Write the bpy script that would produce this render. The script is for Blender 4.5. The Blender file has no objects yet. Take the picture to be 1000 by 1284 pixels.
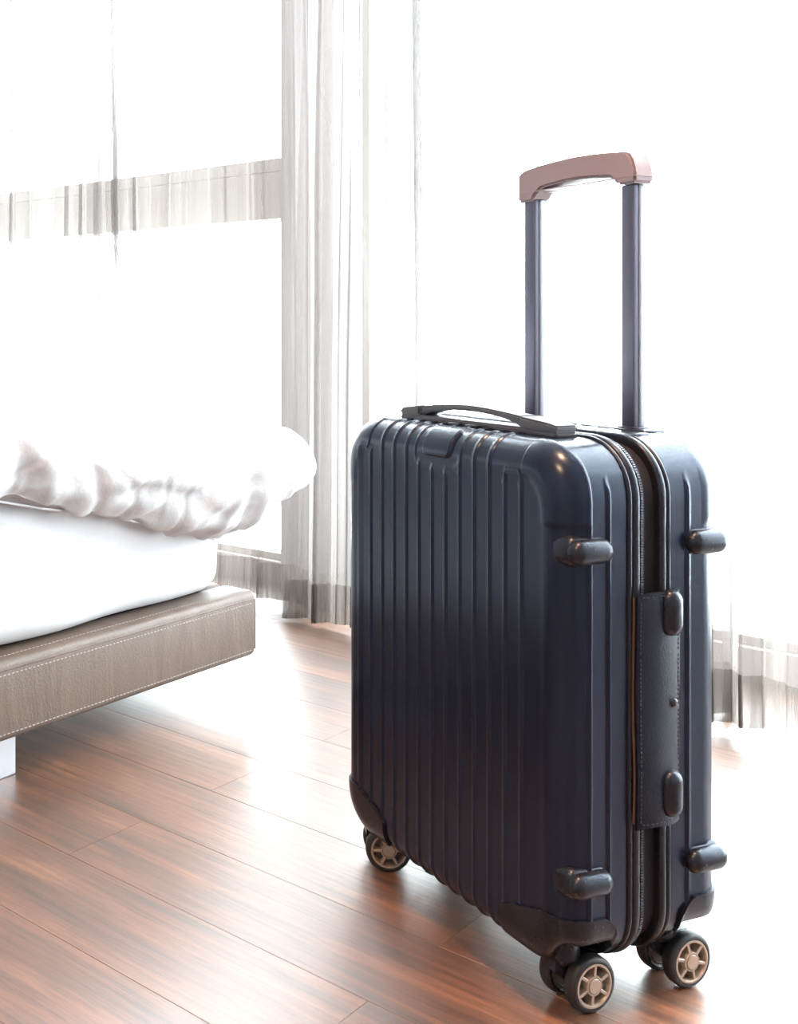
import bpy, bmesh, math, random
import numpy as np
from mathutils import Vector, Matrix

random.seed(7)
rng = np.random.default_rng(7)
scene = bpy.context.scene
COL = scene.collection
PI = math.pi

# ------------------------------------------------------------------ camera
F_PX, CX, HY, HC = 1420.0, 150.0, 410.0, 0.655     # focal length, principal point and horizon (1000 x 1284 frame), eye height
cam_d = bpy.data.cameras.new('camera')
cam_d.sensor_fit = 'VERTICAL'
cam_d.sensor_height = 36.0
cam_d.lens = 36.0 * F_PX / 1284.0
cam_d.shift_x = (500.0 - CX) / 1284.0
cam_d.shift_y = -(642.0 - HY) / 1284.0
cam_d.clip_start = 0.02
cam = bpy.data.objects.new('camera', cam_d)
COL.objects.link(cam)
cam.location = (0, 0, HC)
cam.rotation_euler = (PI / 2, 0, 0)
scene.camera = cam

# ------------------------------------------------------------------ light and exposure
SKY = 33.0
world = bpy.data.worlds.new('overcast_sky')
scene.world = world
world.use_nodes = True
bg = world.node_tree.nodes['Background']
bg.inputs[0].default_value = (0.87, 0.94, 1.0, 1)
bg.inputs[1].default_value = SKY
scene.view_settings.view_transform = 'Standard'
scene.view_settings.look = 'None'
scene.view_settings.exposure = 0.0
scene.view_settings.gamma = 1.0
scene.view_settings.use_curve_mapping = False
scene.cycles.use_denoising = True
scene.cycles.transparent_max_bounces = 24
scene.cycles.max_bounces = 8
scene.cycles.diffuse_bounces = 5
scene.cycles.sample_clamp_indirect = 6.0

# room frame: s runs along the window wall, d away from the camera towards the window
RW = Vector((math.sqrt(.5), -math.sqrt(.5), 0))
RN = Vector((math.sqrt(.5), math.sqrt(.5), 0))
ROOM_ROT = -PI / 4
def room(s, d, z=0.0):
    return RW * s + RN * d + Vector((0, 0, z))

S0, S1, D0, D1, ZC = -3.55, 1.75, -1.75, 2.30, 2.60

def portal(sa, sb, za, zb, d):
    l = bpy.data.lights.new('window_daylight', 'AREA')
    l.shape = 'RECTANGLE'; l.size = sb - sa; l.size_y = zb - za
    l.cycles.is_portal = True
    o = bpy.data.objects.new('window_daylight', l); COL.objects.link(o)
    o.location = room((sa + sb) / 2, d, (za + zb) / 2)
    # area light shines along local -Z: towards the room (-RN)
    zax = RN; xax = RW; yax = zax.cross(xax)
    o.matrix_world = Matrix.Translation(o.location) @ Matrix((xax, yax, zax)).transposed().to_4x4()
    return o
portal(-3.45, -1.705, 0.06, 2.45, D1 + .02)
portal(-1.50, 1.65, 0.06, 2.45, D1 + .02)

# warm ceiling downlight of the bedroom, behind and to the left of the camera
lamp = bpy.data.lights.new('warm_downlight', 'AREA')
lamp.shape = 'DISK'; lamp.size = 0.16
lamp.energy = 45.0
lamp.color = (1.0, 0.55, 0.26)
lo = bpy.data.objects.new('warm_downlight', lamp); COL.objects.link(lo)
lo.location = (-0.75, -0.15, 2.55)

# added warm spot without a fixture, brightens the orange floor before the suitcase
spot = bpy.data.lights.new('added_warm_spot', 'SPOT')
spot.energy = 230.0; spot.color = (1.0, 0.50, 0.25)
spot.spot_size = math.radians(40); spot.spot_blend = 1.0; spot.shadow_soft_size = 0.05
so = bpy.data.objects.new('added_warm_spot', spot); COL.objects.link(so)
so.location = (0.33, 0.85, 2.55)

# ------------------------------------------------------------------ materials
MATS = {}
def mat(name, color=(.8, .8, .8), rough=.5, metal=0.0, spec=.5, coat=0.0):
    m = bpy.data.materials.new(name); m.use_nodes = True
    b = m.node_tree.nodes['Principled BSDF']
    b.inputs['Base Color'].default_value = (*color, 1)
    b.inputs['Roughness'].default_value = rough
    b.inputs['Metallic'].default_value = metal
    b.inputs['Specular IOR Level'].default_value = spec
    b.inputs['Coat Weight'].default_value = coat
    MATS[name] = m
    return m
def N(m, kind, **kw):
    n = m.node_tree.nodes.new(kind)
    for k, v in kw.items():
        if hasattr(n, k): setattr(n, k, v)
        else: n.inputs[k.replace('_', ' ')].default_value = v
    return n
def L(m, a, b): m.node_tree.links.new(a, b)
def noise_bump(m, scale=200, strength=.1, dist=.002, vec_scale=(1, 1, 1), detail=3, rough_var=None):
    nt = m.node_tree; b = nt.nodes['Principled BSDF']
    tc = N(m, 'ShaderNodeTexCoord'); mp = N(m, 'ShaderNodeMapping')
    mp.inputs['Scale'].default_value = vec_scale
    L(m, tc.outputs['Object'], mp.inputs[0])
    nz = N(m, 'ShaderNodeTexNoise', Scale=scale, Detail=detail)
    L(m, mp.outputs[0], nz.inputs['Vector'])
    bp = N(m, 'ShaderNodeBump', Strength=strength, Distance=dist)
    L(m, nz.outputs[0], bp.inputs['Height']); L(m, bp.outputs[0], b.inputs['Normal'])
    if rough_var:
        mr = N(m, 'ShaderNodeMapRange'); mr.inputs[3].default_value, mr.inputs[4].default_value = rough_var
        L(m, nz.outputs[0], mr.inputs[0]); L(m, mr.outputs[0], b.inputs['Roughness'])
    return nz, bp

m_shell = mat('black_polycarbonate', (.0066, .0098, .0220), .25, spec=.47)
m_shell.node_tree.nodes['Principled BSDF'].inputs['Specular Tint'].default_value = (.62, .76, 1, 1)
noise_bump(m_shell, 900, .02, .0004)
m_plastic = mat('black_plastic', (.010, .010, .0125), .34)
m_plastic.node_tree.nodes['Principled BSDF'].inputs['Specular Tint'].default_value = (.66, .78, 1, 1)
noise_bump(m_plastic, 420, .03, .0005, rough_var=(.24, .34))
m_grip = mat('grey_plastic', (.055, .058, .072), .42)
noise_bump(m_grip, 900, .05, .0006)
m_telegrip = mat('flare_tinted_plastic', (.30, .235, .25), .5)  # dark plastic, with the pale pink of lens flare put into its colour
m_alu = mat('anodised_aluminium', (.16, .16, .205), .33, metal=.9)
m_rubber = mat('tyre_rubber', (.016, .016, .018), .5)
m_hub = mat('champagne_hub', (.44, .35, .28), .42, metal=.55)
m_hubdark = mat('hub_recess', (.10, .075, .055), .6)
m_leather = mat('black_leather', (.006, .007, .012), .42, spec=.33)
m_leather.node_tree.nodes['Principled BSDF'].inputs['Specular Tint'].default_value = (.66, .78, 1, 1)
noise_bump(m_leather, 420, .25, .001, rough_var=(.34, .52))
m_raw = mat('raw_leather_edge', (.10, .065, .038), .8)
m_thread_dk = mat('dark_thread', (.03, .03, .04), .7)
m_tape = mat('zipper_tape', (.010, .010, .016), .8)
m_teeth = mat('zipper_teeth', (.10, .10, .13), .3, metal=.6)
m_stud = mat('dark_stud', (.02, .02, .025), .25)

m_wall = mat('white_wall_paint', (.34, .34, .355), .85)
noise_bump(m_wall, 120, .05, .002)
m_ceil = mat('white_ceiling_paint', (.42, .42, .435), .9)
m_frame = mat('beige_window_frame', (.34, .305, .26), .55)
m_sheet = mat('white_cotton', (.65, .655, .67), .85)
noise_bump(m_sheet, 60, .18, .004, detail=5)
m_duvet = mat('white_duvet_cotton', (.63, .635, .65), .8)
noise_bump(m_duvet, 26, .35, .008, detail=6)
m_bed = mat('taupe_leather', (.185, .135, .105), .50)
m_steel = mat('brushed_steel', (.62, .64, .68), .35, metal=.6)
m_thread = mat('pale_thread', (.42, .39, .36), .8)
m_dark = mat('dark_fabric', (.02, .02, .022), .9)
m_sub = mat('subfloor', (.12, .08, .05), .9)
m_rail = mat('curtain_rail', (.7, .7, .7), .4, metal=.6)

# taupe leather: vertical creases plus grain
nt = m_bed.node_tree; b_ = nt.nodes['Principled BSDF']
tc = N(m_bed, 'ShaderNodeTexCoord'); mp = N(m_bed, 'ShaderNodeMapping'); mp.inputs['Scale'].default_value = (7, 7, 1.3)
L(m_bed, tc.outputs['Object'], mp.inputs[0])
n1 = N(m_bed, 'ShaderNodeTexNoise', Scale=2.2, Detail=6, Distortion=.6); L(m_bed, mp.outputs[0], n1.inputs['Vector'])
n2 = N(m_bed, 'ShaderNodeTexVoronoi', Scale=260); L(m_bed, tc.outputs['Object'], n2.inputs['Vector'])
b1 = N(m_bed, 'ShaderNodeBump', Strength=.35, Distance=.010); L(m_bed, n1.outputs[0], b1.inputs['Height'])
b2 = N(m_bed, 'ShaderNodeBump', Strength=.22, Distance=.0015); L(m_bed, n2.outputs[0], b2.inputs['Height'])
L(m_bed, b1.outputs[0], b2.inputs['Normal']); L(m_bed, b2.outputs[0], b_.inputs['Normal'])
cr = N(m_bed, 'ShaderNodeValToRGB'); cr.color_ramp.elements[0].color = (.098, .066, .049, 1); cr.color_ramp.elements[1].color = (.134, .095, .073, 1)
cr.color_ramp.elements[0].position = .3; cr.color_ramp.elements[1].position = .7
L(m_bed, n1.outputs[0], cr.inputs[0]); L(m_bed, cr.outputs[0], b_.inputs['Base Color'])

# oak-like planks: grain runs along the plank's local x
m_wood = mat('brown_wood_plank', (.25, .12, .06), .3, spec=.75, coat=1.0)
m_wood.node_tree.nodes['Principled BSDF'].inputs['Coat Roughness'].default_value = .34
m_wood.node_tree.nodes['Principled BSDF'].inputs['Coat IOR'].default_value = 2.0
nt = m_wood.node_tree; b_ = nt.nodes['Principled BSDF']
tc = N(m_wood, 'ShaderNodeTexCoord'); oi = N(m_wood, 'ShaderNodeObjectInfo')
mul = N(m_wood, 'ShaderNodeMath', operation='MULTIPLY'); mul.inputs[1].default_value = 37.0
L(m_wood, oi.outputs['Random'], mul.inputs[0])
cmb = N(m_wood, 'ShaderNodeCombineXYZ'); L(m_wood, mul.outputs[0], cmb.inputs[0]); L(m_wood, mul.outputs[0], cmb.inputs[2])
add = N(m_wood, 'ShaderNodeVectorMath', operation='ADD'); L(m_wood, tc.outputs['Object'], add.inputs[0]); L(m_wood, cmb.outputs[0], add.inputs[1])
mpa = N(m_wood, 'ShaderNodeMapping'); mpa.inputs['Scale'].default_value = (1.6, 20, 1); L(m_wood, add.outputs[0], mpa.inputs[0])
na = N(m_wood, 'ShaderNodeTexNoise', Scale=1.6, Detail=8, Roughness=.70, Distortion=.7); L(m_wood, mpa.outputs[0], na.inputs['Vector'])
mpb = N(m_wood, 'ShaderNodeMapping'); mpb.inputs['Scale'].default_value = (6, 125, 1); L(m_wood, add.outputs[0], mpb.inputs[0])
nb = N(m_wood, 'ShaderNodeTexNoise', Scale=1.0, Detail=6, Roughness=.75); L(m_wood, mpb.outputs[0], nb.inputs['Vector'])
crw = N(m_wood, 'ShaderNodeValToRGB'); e = crw.color_ramp.elements
e[0].position, e[0].color = .30, (.046, .024, .014, 1)
e[1].position, e[1].color = .72, (.33, .142, .058, 1)
x = e.new(.5); x.color = (.168, .064, .025, 1)
L(m_wood, na.outputs[0], crw.inputs[0])
crb = N(m_wood, 'ShaderNodeValToRGB'); crb.color_ramp.elements[0].position = .36; crb.color_ramp.elements[1].position = .56
crb.color_ramp.elements[0].color = (.30, .26, .25, 1); crb.color_ramp.elements[1].color = (1, 1, 1, 1)
L(m_wood, nb.outputs[0], crb.inputs[0])
mx = N(m_wood, 'ShaderNodeMix', data_type='RGBA', blend_type='MULTIPLY'); mx.inputs['Factor'].default_value = .8
L(m_wood, crw.outputs[0], mx.inputs[6]); L(m_wood, crb.outputs[0], mx.inputs[7])
hsv = N(m_wood, 'ShaderNodeHueSaturation')
mr = N(m_wood, 'ShaderNodeMapRange'); mr.inputs[3].default_value = .85; mr.inputs[4].default_value = 1.15
L(m_wood, oi.outputs['Random'], mr.inputs[0]); L(m_wood, mr.outputs[0], hsv.inputs['Value']); L(m_wood, mx.outputs[2], hsv.inputs['Color'])
L(m_wood, hsv.outputs[0], b_.inputs['Base Color'])
mrr = N(m_wood, 'ShaderNodeMapRange'); mrr.inputs[3].default_value = .44; mrr.inputs[4].default_value = .60
L(m_wood, na.outputs[0], mrr.inputs[0]); L(m_wood, mrr.outputs[0], b_.inputs['Roughness'])
nc = N(m_wood, 'ShaderNodeTexNoise', Scale=75, Detail=3); L(m_wood, add.outputs[0], nc.inputs['Vector'])
bw1 = N(m_wood, 'ShaderNodeBump', Strength=.45, Distance=.0014); L(m_wood, nb.outputs[0], bw1.inputs['Height'])
bw2 = N(m_wood, 'ShaderNodeBump', Strength=.16, Distance=.002); L(m_wood, nc.outputs[0], bw2.inputs['Height'])
L(m_wood, bw1.outputs[0], bw2.inputs['Normal']); L(m_wood, bw2.outputs[0], b_.inputs['Normal']); bw3 = N(m_wood, 'ShaderNodeBump', Strength=.22, Distance=.0012); L(m_wood, nb.outputs[0], bw3.inputs['Height']); L(m_wood, bw3.outputs[0], b_.inputs['Coat Normal'])

def curtain_material(name, col, t0, t1, thread):
    """sheer cloth: part of the light goes straight through, the rest is scattered"""
    m = bpy.data.materials.new(name); m.use_nodes = True
    nt = m.node_tree; nt.nodes.clear()
    out = N(m, 'ShaderNodeOutputMaterial')
    tr = N(m, 'ShaderNodeBsdfTransparent'); tl = N(m, 'ShaderNodeBsdfTranslucent'); df = N(m, 'ShaderNodeBsdfDiffuse')
    tl.inputs[0].default_value = (*col, 1); df.inputs[0].default_value = (*col, 1)
    m1 = N(m, 'ShaderNodeMixShader'); m1.inputs[0].default_value = .45
    L(m, tl.outputs[0], m1.inputs[1]); L(m, df.outputs[0], m1.inputs[2])
    uv = N(m, 'ShaderNodeUVMap')
    mp = N(m, 'ShaderNodeMapping'); mp.inputs['Scale'].default_value = (thread, 1.2, 1); L(m, uv.outputs[0], mp.inputs[0])
    nz = N(m, 'ShaderNodeTexNoise', Scale=1.0, Detail=4, Roughness=.65); L(m, mp.outputs[0], nz.inputs['Vector'])
    rg = N(m, 'ShaderNodeMapRange'); rg.inputs[1].default_value = .3; rg.inputs[2].default_value = .7
    rg.inputs[3].default_value = t0; rg.inputs[4].default_value = t1; L(m, nz.outputs[0], rg.inputs[0])
    m2 = N(m, 'ShaderNodeMixShader'); L(m, rg.outputs[0], m2.inputs[0]); L(m, tr.outputs[0], m2.inputs[1]); L(m, m1.outputs[0], m2.inputs[2])
    L(m, m2.outputs[0], out.inputs[0])
    return m
m_sheer = curtain_material('sheer_curtain_cloth', (.212, .189, .179), .40, .72, 95)
m_hem = curtain_material('curtain_hem_cloth', (.18, .156, .137), .50, .85, 130)

m_glass = bpy.data.materials.new('window_glass'); m_glass.use_nodes = True
nt = m_glass.node_tree; nt.nodes.clear()
o_ = N(m_glass, 'ShaderNodeOutputMaterial'); tr = N(m_glass, 'ShaderNodeBsdfTransparent'); gl = N(m_glass, 'ShaderNodeBsdfGlossy', Roughness=.02)
tr.inputs[0].default_value = (.96, .98, .97, 1)
mm = N(m_glass, 'ShaderNodeMixShader'); mm.inputs[0].default_value = .05
L(m_glass, tr.outputs[0], mm.inputs[1]); L(m_glass, gl.outputs[0], mm.inputs[2]); L(m_glass, mm.outputs[0], o_.inputs[0])

# ------------------------------------------------------------------ mesh helpers
def tag(o, label=None, cat=None, group=None, kind=None):
    if label: o['label'] = label
    if cat: o['category'] = cat
    if group: o['group'] = group
    if kind: o['kind'] = kind
    return o
def empty(name, loc, rz=0.0):
    o = bpy.data.objects.new(name, None); COL.objects.link(o)
    o.empty_display_size = .05; o.location = loc; o.rotation_euler = (0, 0, rz)
    return o
def link(name, me, m, parent=None, smooth=True):
    if smooth:
        me.polygons.foreach_set('use_smooth', [True] * len(me.polygons))
    o = bpy.data.objects.new(name, me); COL.objects.link(o)
    if m is not None and not me.materials: me.materials.append(m)
    o.parent = parent
    return o
def pyd(name, verts, faces, m, parent=None, smooth=True):
    me = bpy.data.meshes.new(name)
    me.from_pydata([tuple(map(float, v)) for v in verts], [], faces); me.update()
    return link(name, me, m, parent, smooth)
def from_bm(name, bm, m, parent=None, smooth=True, angle=None):
    bmesh.ops.recalc_face_normals(bm, faces=bm.faces)
    me = bpy.data.meshes.new(name); bm.to_mesh(me); bm.free()
    if angle is not None:
        me.set_sharp_from_angle(angle=angle)
    return link(name, me, m, parent, smooth)
def bm_box(bm, lo, hi, bevel=0.0, seg=2):
    c = [(a + b) / 2 for a, b in zip(lo, hi)]; s = [abs(b - a) for a, b in zip(lo, hi)]
    r = bmesh.ops.create_cube(bm, size=1, matrix=Matrix.Translation(c) @ Matrix.Diagonal((*s, 1)))
    if bevel > 0:
        ed = list({e for v in r['verts'] for e in v.link_edges})
        bmesh.ops.bevel(bm, geom=ed, offset=bevel, segments=seg, profile=.5, affect='EDGES', clamp_overlap=True)
    return r
def bm_prism(bm, pts, axis_lo, axis_hi, axis=1):
    """extrude a 2-D polygon (first, second of the remaining axes) along an axis"""
    def mk(p, a):
        l = [0, 0, 0]; o = [i for i in range(3) if i != axis]
        l[o[0]], l[o[1]], l[axis] = p[0], p[1], a
        return bm.verts.new(l)
    A = [mk(p, axis_lo) for p in pts]; B = [mk(p, axis_hi) for p in pts]
    bm.faces.new(A); bm.faces.new(B[::-1])
    n = len(pts)
    for i in range(n): bm.faces.new((A[i], B[i], B[(i + 1) % n], A[(i + 1) % n]))
def sstep(x, a, b):
    t = np.clip((x - a) / (b - a), 0, 1); return t * t * (3 - 2 * t)

# ================================================================== THE ROOM
def room_box(name, s0, s1, d0, d1, z0, z1, m, parent=None, bevel=0.0, kind='structure', smooth=False):
    """box in the room frame; the mesh is centred on its own footprint"""
    bm = bmesh.new(); hs, hd = (s1 - s0) / 2, (d1 - d0) / 2
    bm_box(bm, (-hs, -hd, 0), (hs, hd, z1 - z0), bevel)
    o = from_bm(name, bm, m, None, smooth)
    o.location = room((s0 + s1) / 2, (d0 + d1) / 2, z0); o.rotation_euler = (0, 0, ROOM_ROT)
    if parent is not None:
        o.parent = parent
        bpy.context.view_layer.update()
        o.matrix_parent_inverse = parent.matrix_world.inverted()
    elif kind: o['kind'] = kind
    return o

floor = room_box('floor', S0, S1, D0, D1, -.06, -.012, m_sub)
tag(floor, 'brown wood plank floor with a glossy grain', 'floor', kind='structure')
# planks: one shared mesh per length, alternate rows staggered
PW, PL, SEAM_D, SEAM_S = .1365, .92, .949, -1.04
def plank_mesh(length, width):
    bm = bmesh.new()
    bm_box(bm, (-length / 2, -width / 2, -.012), (length / 2, width / 2, 0), 0)
    top = [e for e in bm.edges if all(v.co.z > -.001 for v in e.verts) and abs(e.verts[0].co.x - e.verts[1].co.x) > .01]
    bmesh.ops.bevel(bm, geom=top, offset=.0003, segments=1, affect='EDGES')
    me = bpy.data.meshes.new('plank'); bm.to_mesh(me); bm.free(); me.materials.append(m_wood)
    return me
pcache = {}
k0 = math.ceil((D0 - SEAM_D) / PW) - 1; k1 = math.floor((D1 - SEAM_D) / PW)
bpy.context.view_layer.update()
finv = floor.matrix_world.inverted()
for k in range(k0, k1 + 1):
    da, db = max(D0, SEAM_D + k * PW), min(D1, SEAM_D + (k + 1) * PW)
    if db - da < .01: continue
    off = SEAM_S + (0 if k % 2 == 0 else PL * .47)
    j0 = math.floor((S0 - off) / PL)
    for j in range(j0, j0 + 8):
        sa, sb = max(S0, off + j * PL), min(S1, off + (j + 1) * PL)
        if sb - sa < .02: continue
        key = (round(sb - sa, 4), round(db - da, 4))
        if key not in pcache: pcache[key] = plank_mesh(sb - sa - .0005, db - da - .0005)
        p = bpy.data.objects.new('plank', pcache[key]); COL.objects.link(p)
        p.parent = floor; p.matrix_parent_inverse = finv
        p.location = room((sa + sb) / 2, (da + db) / 2, 0); p.rotation_euler = (0, 0, ROOM_ROT)

room_box('ceiling', S0, S1, D0, D1, ZC, ZC + .05, m_ceil)
room_box('wall_left', S0 - .06, S0, D0, D1, 0, ZC, m_wall)
room_box('wall_right', S1, S1 + .06, D0, D1, 0, ZC, m_wall)
room_box('wall_back', S0, S1, D0 - .06, D0, 0, ZC, m_wall)
room_box('wall_window', S0, S1, D1, D1 + .18, 2.45, ZC, m_wall)
pil = room_box('wall_pillar', -1.705, -1.50, D1 - .03, D1 + .16, 0, 2.45, m_wall)
room_box('trim_1', S0, -1.705, D1, D1 + .14, -.01, .062, m_frame)
room_box('trim_2', -1.50, S1, D1, D1 + .14, -.01, .062, m_frame)

def window(name, sa, sb, transom):
    r = empty(name, room((sa + sb) / 2, D1, .062), ROOM_ROT); r['kind'] = 'structure'
    w = (sb - sa) / 2; h = 2.45 - .062
    def bx(nm, lo, hi, m, bev=.002):
        bm = bmesh.new(); bm_box(bm, lo, hi, bev); return from_bm(nm, bm, m, r, False)
    fw = .018
    bx('window_frame', (-w, .02, 0), (w, .07, fw), m_frame); bx('window_frame', (-w, .02, h - fw), (w, .07, h), m_frame)
    bx('window_frame', (-w, .02, fw), (-w + fw, .07, h - fw), m_frame); bx('window_frame', (w - fw, .02, fw), (w, .07, h - fw), m_frame)
    if transom:
        za, zb = .928 - .062, 1.081 - .062
        bx('transom', (-w + fw, .0, za), (w - fw, .075, zb - .034), m_frame)
        bx('transom_cap', (-w + fw, -.003, zb - .0325), (w - fw, .075, zb), m_frame)
        bx('glass_pane', (-w + fw, .043, fw), (w - fw, .047, za), m_glass, 0)
        bx('glass_pane', (-w + fw, .043, zb), (w - fw, .047, h - fw), m_glass, 0)
    else:
        bx('glass_pane', (-w + fw, .043, fw), (w - fw, .047, h - fw), m_glass, 0)
    return r
window('window_1', S0, -1.705, True)
window('window_2', -1.50, S1, False)

# ------------------------------------------------------------------ sheer curtains
def curtain(name, label, s0, s1, d0, amp, fold, seed, dens=None, z0=.012, z1=2.50, right_bow=0.0):
    r_ = np.random.default_rng(seed)
    n = int((s1 - s0) / .0036); m = 46
    root = empty(name, room((s0 + s1) / 2, d0, z0), ROOM_ROT)
    tag(root, label, 'curtain', 'sheer curtains at the window')
    a = np.linspace(0, 1, n)
    s = s0 + a * (s1 - s0)
    # folds: local frequency varies along the rail
    f = 1.0 / fold * (1 + .45 * np.sin(a * 9.3 + seed) + .3 * np.sin(a * 23 + 2 * seed))
    if dens is not None: f = f * dens(s)
    ph = np.cumsum(f) * (s1 - s0) / n * 2 * PI
    am = amp * (.65 + .35 * np.sin(a * 17 + seed * 3) + .25 * np.sin(a * 41 + seed))
    zs = z0 + (z1 - z0) * np.linspace(0, 1, m) ** 1.25
    V = np.zeros((m, n, 3))
    for i, z in enumerate(zs):
        k = (z - z0) / (z1 - z0)
        phz = ph + .55 * np.sin(z * 2.1 + a * 13 + seed) + .25 * np.sin(z * 4.7 + a * 31)
        sw = .75 + .25 * np.cos(k * 3)
        dd = am * sw * (np.sin(phz) + .28 * np.sin(2.3 * phz + seed) + .12 * np.sin(5.1 * phz))
        ss = .016 * np.sin(2 * phz + .4) * np.clip(am / amp, .3, 1.4) + .010 * np.sin(z * 1.7 + a * 5 + seed)
        V[i, :, 0] = s + ss - (s0 + s1) / 2
        V[i, :, 1] = dd
        V[i, :, 2] = z - z0 + .006 * np.sin(a * 12 + seed) * (1 - k)
    def build(nm, rows, mm, offset):
        W = V[rows].copy(); W[:, :, 1] += offset
        mr_, nc_ = W.shape[:2]
        idx = np.arange(mr_ * nc_).reshape(mr_, nc_)
        F = np.stack([idx[:-1, :-1], idx[:-1, 1:], idx[1:, 1:], idx[1:, :-1]], -1).reshape(-1, 4)
        me = bpy.data.meshes.new(nm); me.from_pydata(W.reshape(-1, 3).tolist(), [], F.tolist())
        uvl = me.uv_layers.new(name='UVMap')
        li = np.zeros(len(me.loops), dtype=np.int32); me.loops.foreach_get('vertex_index', li)
        uv = np.stack([(np.cumsum(np.ones(nc_)) / nc_ * (s1 - s0))[li % nc_], W.reshape(-1, 3)[li, 2]], -1)
        uvl.data.foreach_set('uv', uv.reshape(-1).astype(np.float32)); me.update()
        return link(nm, me, mm, root)
    build('cloth', slice(0, m), m_sheer, 0)
    # stitched hem: a second layer along the bottom, real depth in front of the cloth
    zs2 = z0 + np.linspace(0, 1, 6) * .085
    V0 = V.copy()
    rows = []
    for z in zs2:
        kk = np.interp(z, zs, np.arange(m)); i = int(kk); t = kk - i
        rows.append(V0[i] * (1 - t) + V0[min(i + 1, m - 1)] * t)
    V = np.array(rows)
    build('hem', slice(0, 6), m_hem, -.003)
    bm = bmesh.new(); bm_box(bm, (-(s1 - s0) / 2, -.008, .0845), ((s1 - s0) / 2, -.008, .085)); bm.free()
    return root
bump_ = lambda s, c, w: np.exp(-((s - c) / w) ** 2)
gath_a = lambda s: 1 + 1.3 * bump_(s, -1.83, .06) + .25 * bump_(s, -2.35, .07)
gath = lambda s: 1 + 2.2 * bump_(s, -1.43, .07) + 4.5 * bump_(s, -1.015, .012) + 3.0 * bump_(s, -1.205, .014)
gath_c = lambda s: 1 + 1.6 * bump_(s, -.60, .06)
curtain('sheer_curtain', 'sheer cream curtain over the window behind the bed', -3.40, -1.465, 2.135, .040, .105, 3, gath_a)
curtain('sheer_curtain', 'sheer cream curtain gathered at the pillar and hanging behind the black suitcase', -1.515, -.605, 2.06, .040, .12, 5, gath)
curtain('sheer_curtain', 'sheer cream curtain at the right edge of the photo, beside the suitcase', -.655, 1.60, 1.985, .036, .13, 8, gath_c)
room_box('curtain_rail', S0 + .05, S1 - .05, 2.0, 2.18, 2.515, 2.55, m_rail, kind=None, bevel=.004)
tag(bpy.data.objects['curtain_rail'], 'long flat metal curtain rail above the window', 'curtain rail')

# ================================================================== THE BED
BA = math.radians(43.5)
EB = Vector((math.sin(BA), math.cos(BA), 0)); EP = Vector((-math.cos(BA), math.sin(BA), 0))
BE = Vector((.247, 2.037, 0))
BED_ROT = math.atan2(EB.y, EB.x)          # local x = along the visible face (t), local y = into the bed (q)
def bed_empty(name): return empty(name, BE, BED_ROT)
bedf = bed_empty('bed_frame')
tag(bedf, 'low bed frame upholstered in taupe brown leather with pale stitching', 'bed frame')
BL, BWD, ZB, ZT = 2.02, 2.0, .065, .182
def rail(name, lo, hi, bev):
    bm = bmesh.new(); bm_box(bm, lo, hi, bev, 4)
    return from_bm(name, bm, m_bed, bedf, True, math.radians(40))
r1 = rail('side_rail', (-BL, 0, ZB), (0, .075, ZT), .012)
rail('end_rail', (-.075, .075, ZB), (0, BWD, ZT), .012)
rail('end_rail', (-BL, .075, ZB), (-BL + .075, BWD, ZT), .012)
rail('side_rail', (-BL + .075, BWD - .075, ZB), (-.075, BWD, ZT), .012)
bm = bmesh.new(); bm_box(bm, (-BL + .075, .075, ZB + .02), (-.075, BWD - .075, ZT)); from_bm('bed_base', bm, m_dark, bedf, False)
# piping seam along the edges and stitches
def tube(bm, pts, r, n=6, closed=False):
    rings = []
    for i, p in enumerate(pts):
        p = Vector(p); a = Vector(pts[max(i - 1, 0)]); b = Vector(pts[min(i + 1, len(pts) - 1)])
        t = (b - a).normalized(); u = t.cross(Vector((0, 0, 1)));
        if u.length < 1e-3: u = t.cross(Vector((0, 1, 0)))
        u.normalize(); w = t.cross(u)
        rings.append([bm.verts.new(p + u * math.cos(k * 2 * PI / n) * r + w * math.sin(k * 2 * PI / n) * r) for k in range(n)])
    for i in range(len(rings) - 1):
        for k in range(n): bm.faces.new((rings[i][k], rings[i][(k + 1) % n], rings[i + 1][(k + 1) % n], rings[i + 1][k]))
    bm.faces.new(rings[0][::-1]); bm.faces.new(rings[-1])
bm = bmesh.new(); tube(bm, [(-BL, .0015, ZT - .014), (-.012, .0015, ZT - .014), (-.0035, .0035, ZT - .016)], .0022)
tube(bm, [(-.0035, .0035, ZT - .016), (-.0035, .0035, ZB + .012)], .0022)
from_bm('seam_piping', bm, m_bed, r1)
def stitches(name, segs, pitch, length, rad, m, parent):
    bm = bmesh.new()
    for a, b in segs:
        a, b = Vector(a), Vector(b); n = int((b - a).length / pitch); t = (b - a).normalized()
        for i in range(n):
            c = a + t * (i + .5) * pitch
            q = t.to_track_quat('X', 'Z').to_matrix().to_4x4()
            bmesh.ops.create_cube(bm, size=1, matrix=Matrix.Translation(c) @ q @ Matrix.Diagonal((length, rad, rad, 1)))
    o = from_bm(name, bm, m, parent, False); o['kind'] = 'stuff'
    return o
stitches('stitching', [((-1.4, -.0002, ZB + .012), (-.012, -.0002, ZB + .012)), ((-1.4, -.0002, ZT - .021), (-.012, -.0002, ZT - .021)),
                       ((-1.4, .018, ZT + .0002), (-.012, .018, ZT + .0002)), ((-.0002, .02, ZB + .02), (-.0002, .02, ZT - .02))], .008, .0048, .0010, m_thread, r1)
for t_, q_ in ((-.600, .03), (-.600, BWD - .09), (-BL + .1, .04), (-BL + .1, BWD - .09)):
    bm = bmesh.new(); bm_box(bm, (t_, q_, 0), (t_ + .052, q_ + .052, ZB + .03), .002); from_bm('bed_leg', bm, m_steel, bedf, False)

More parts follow.
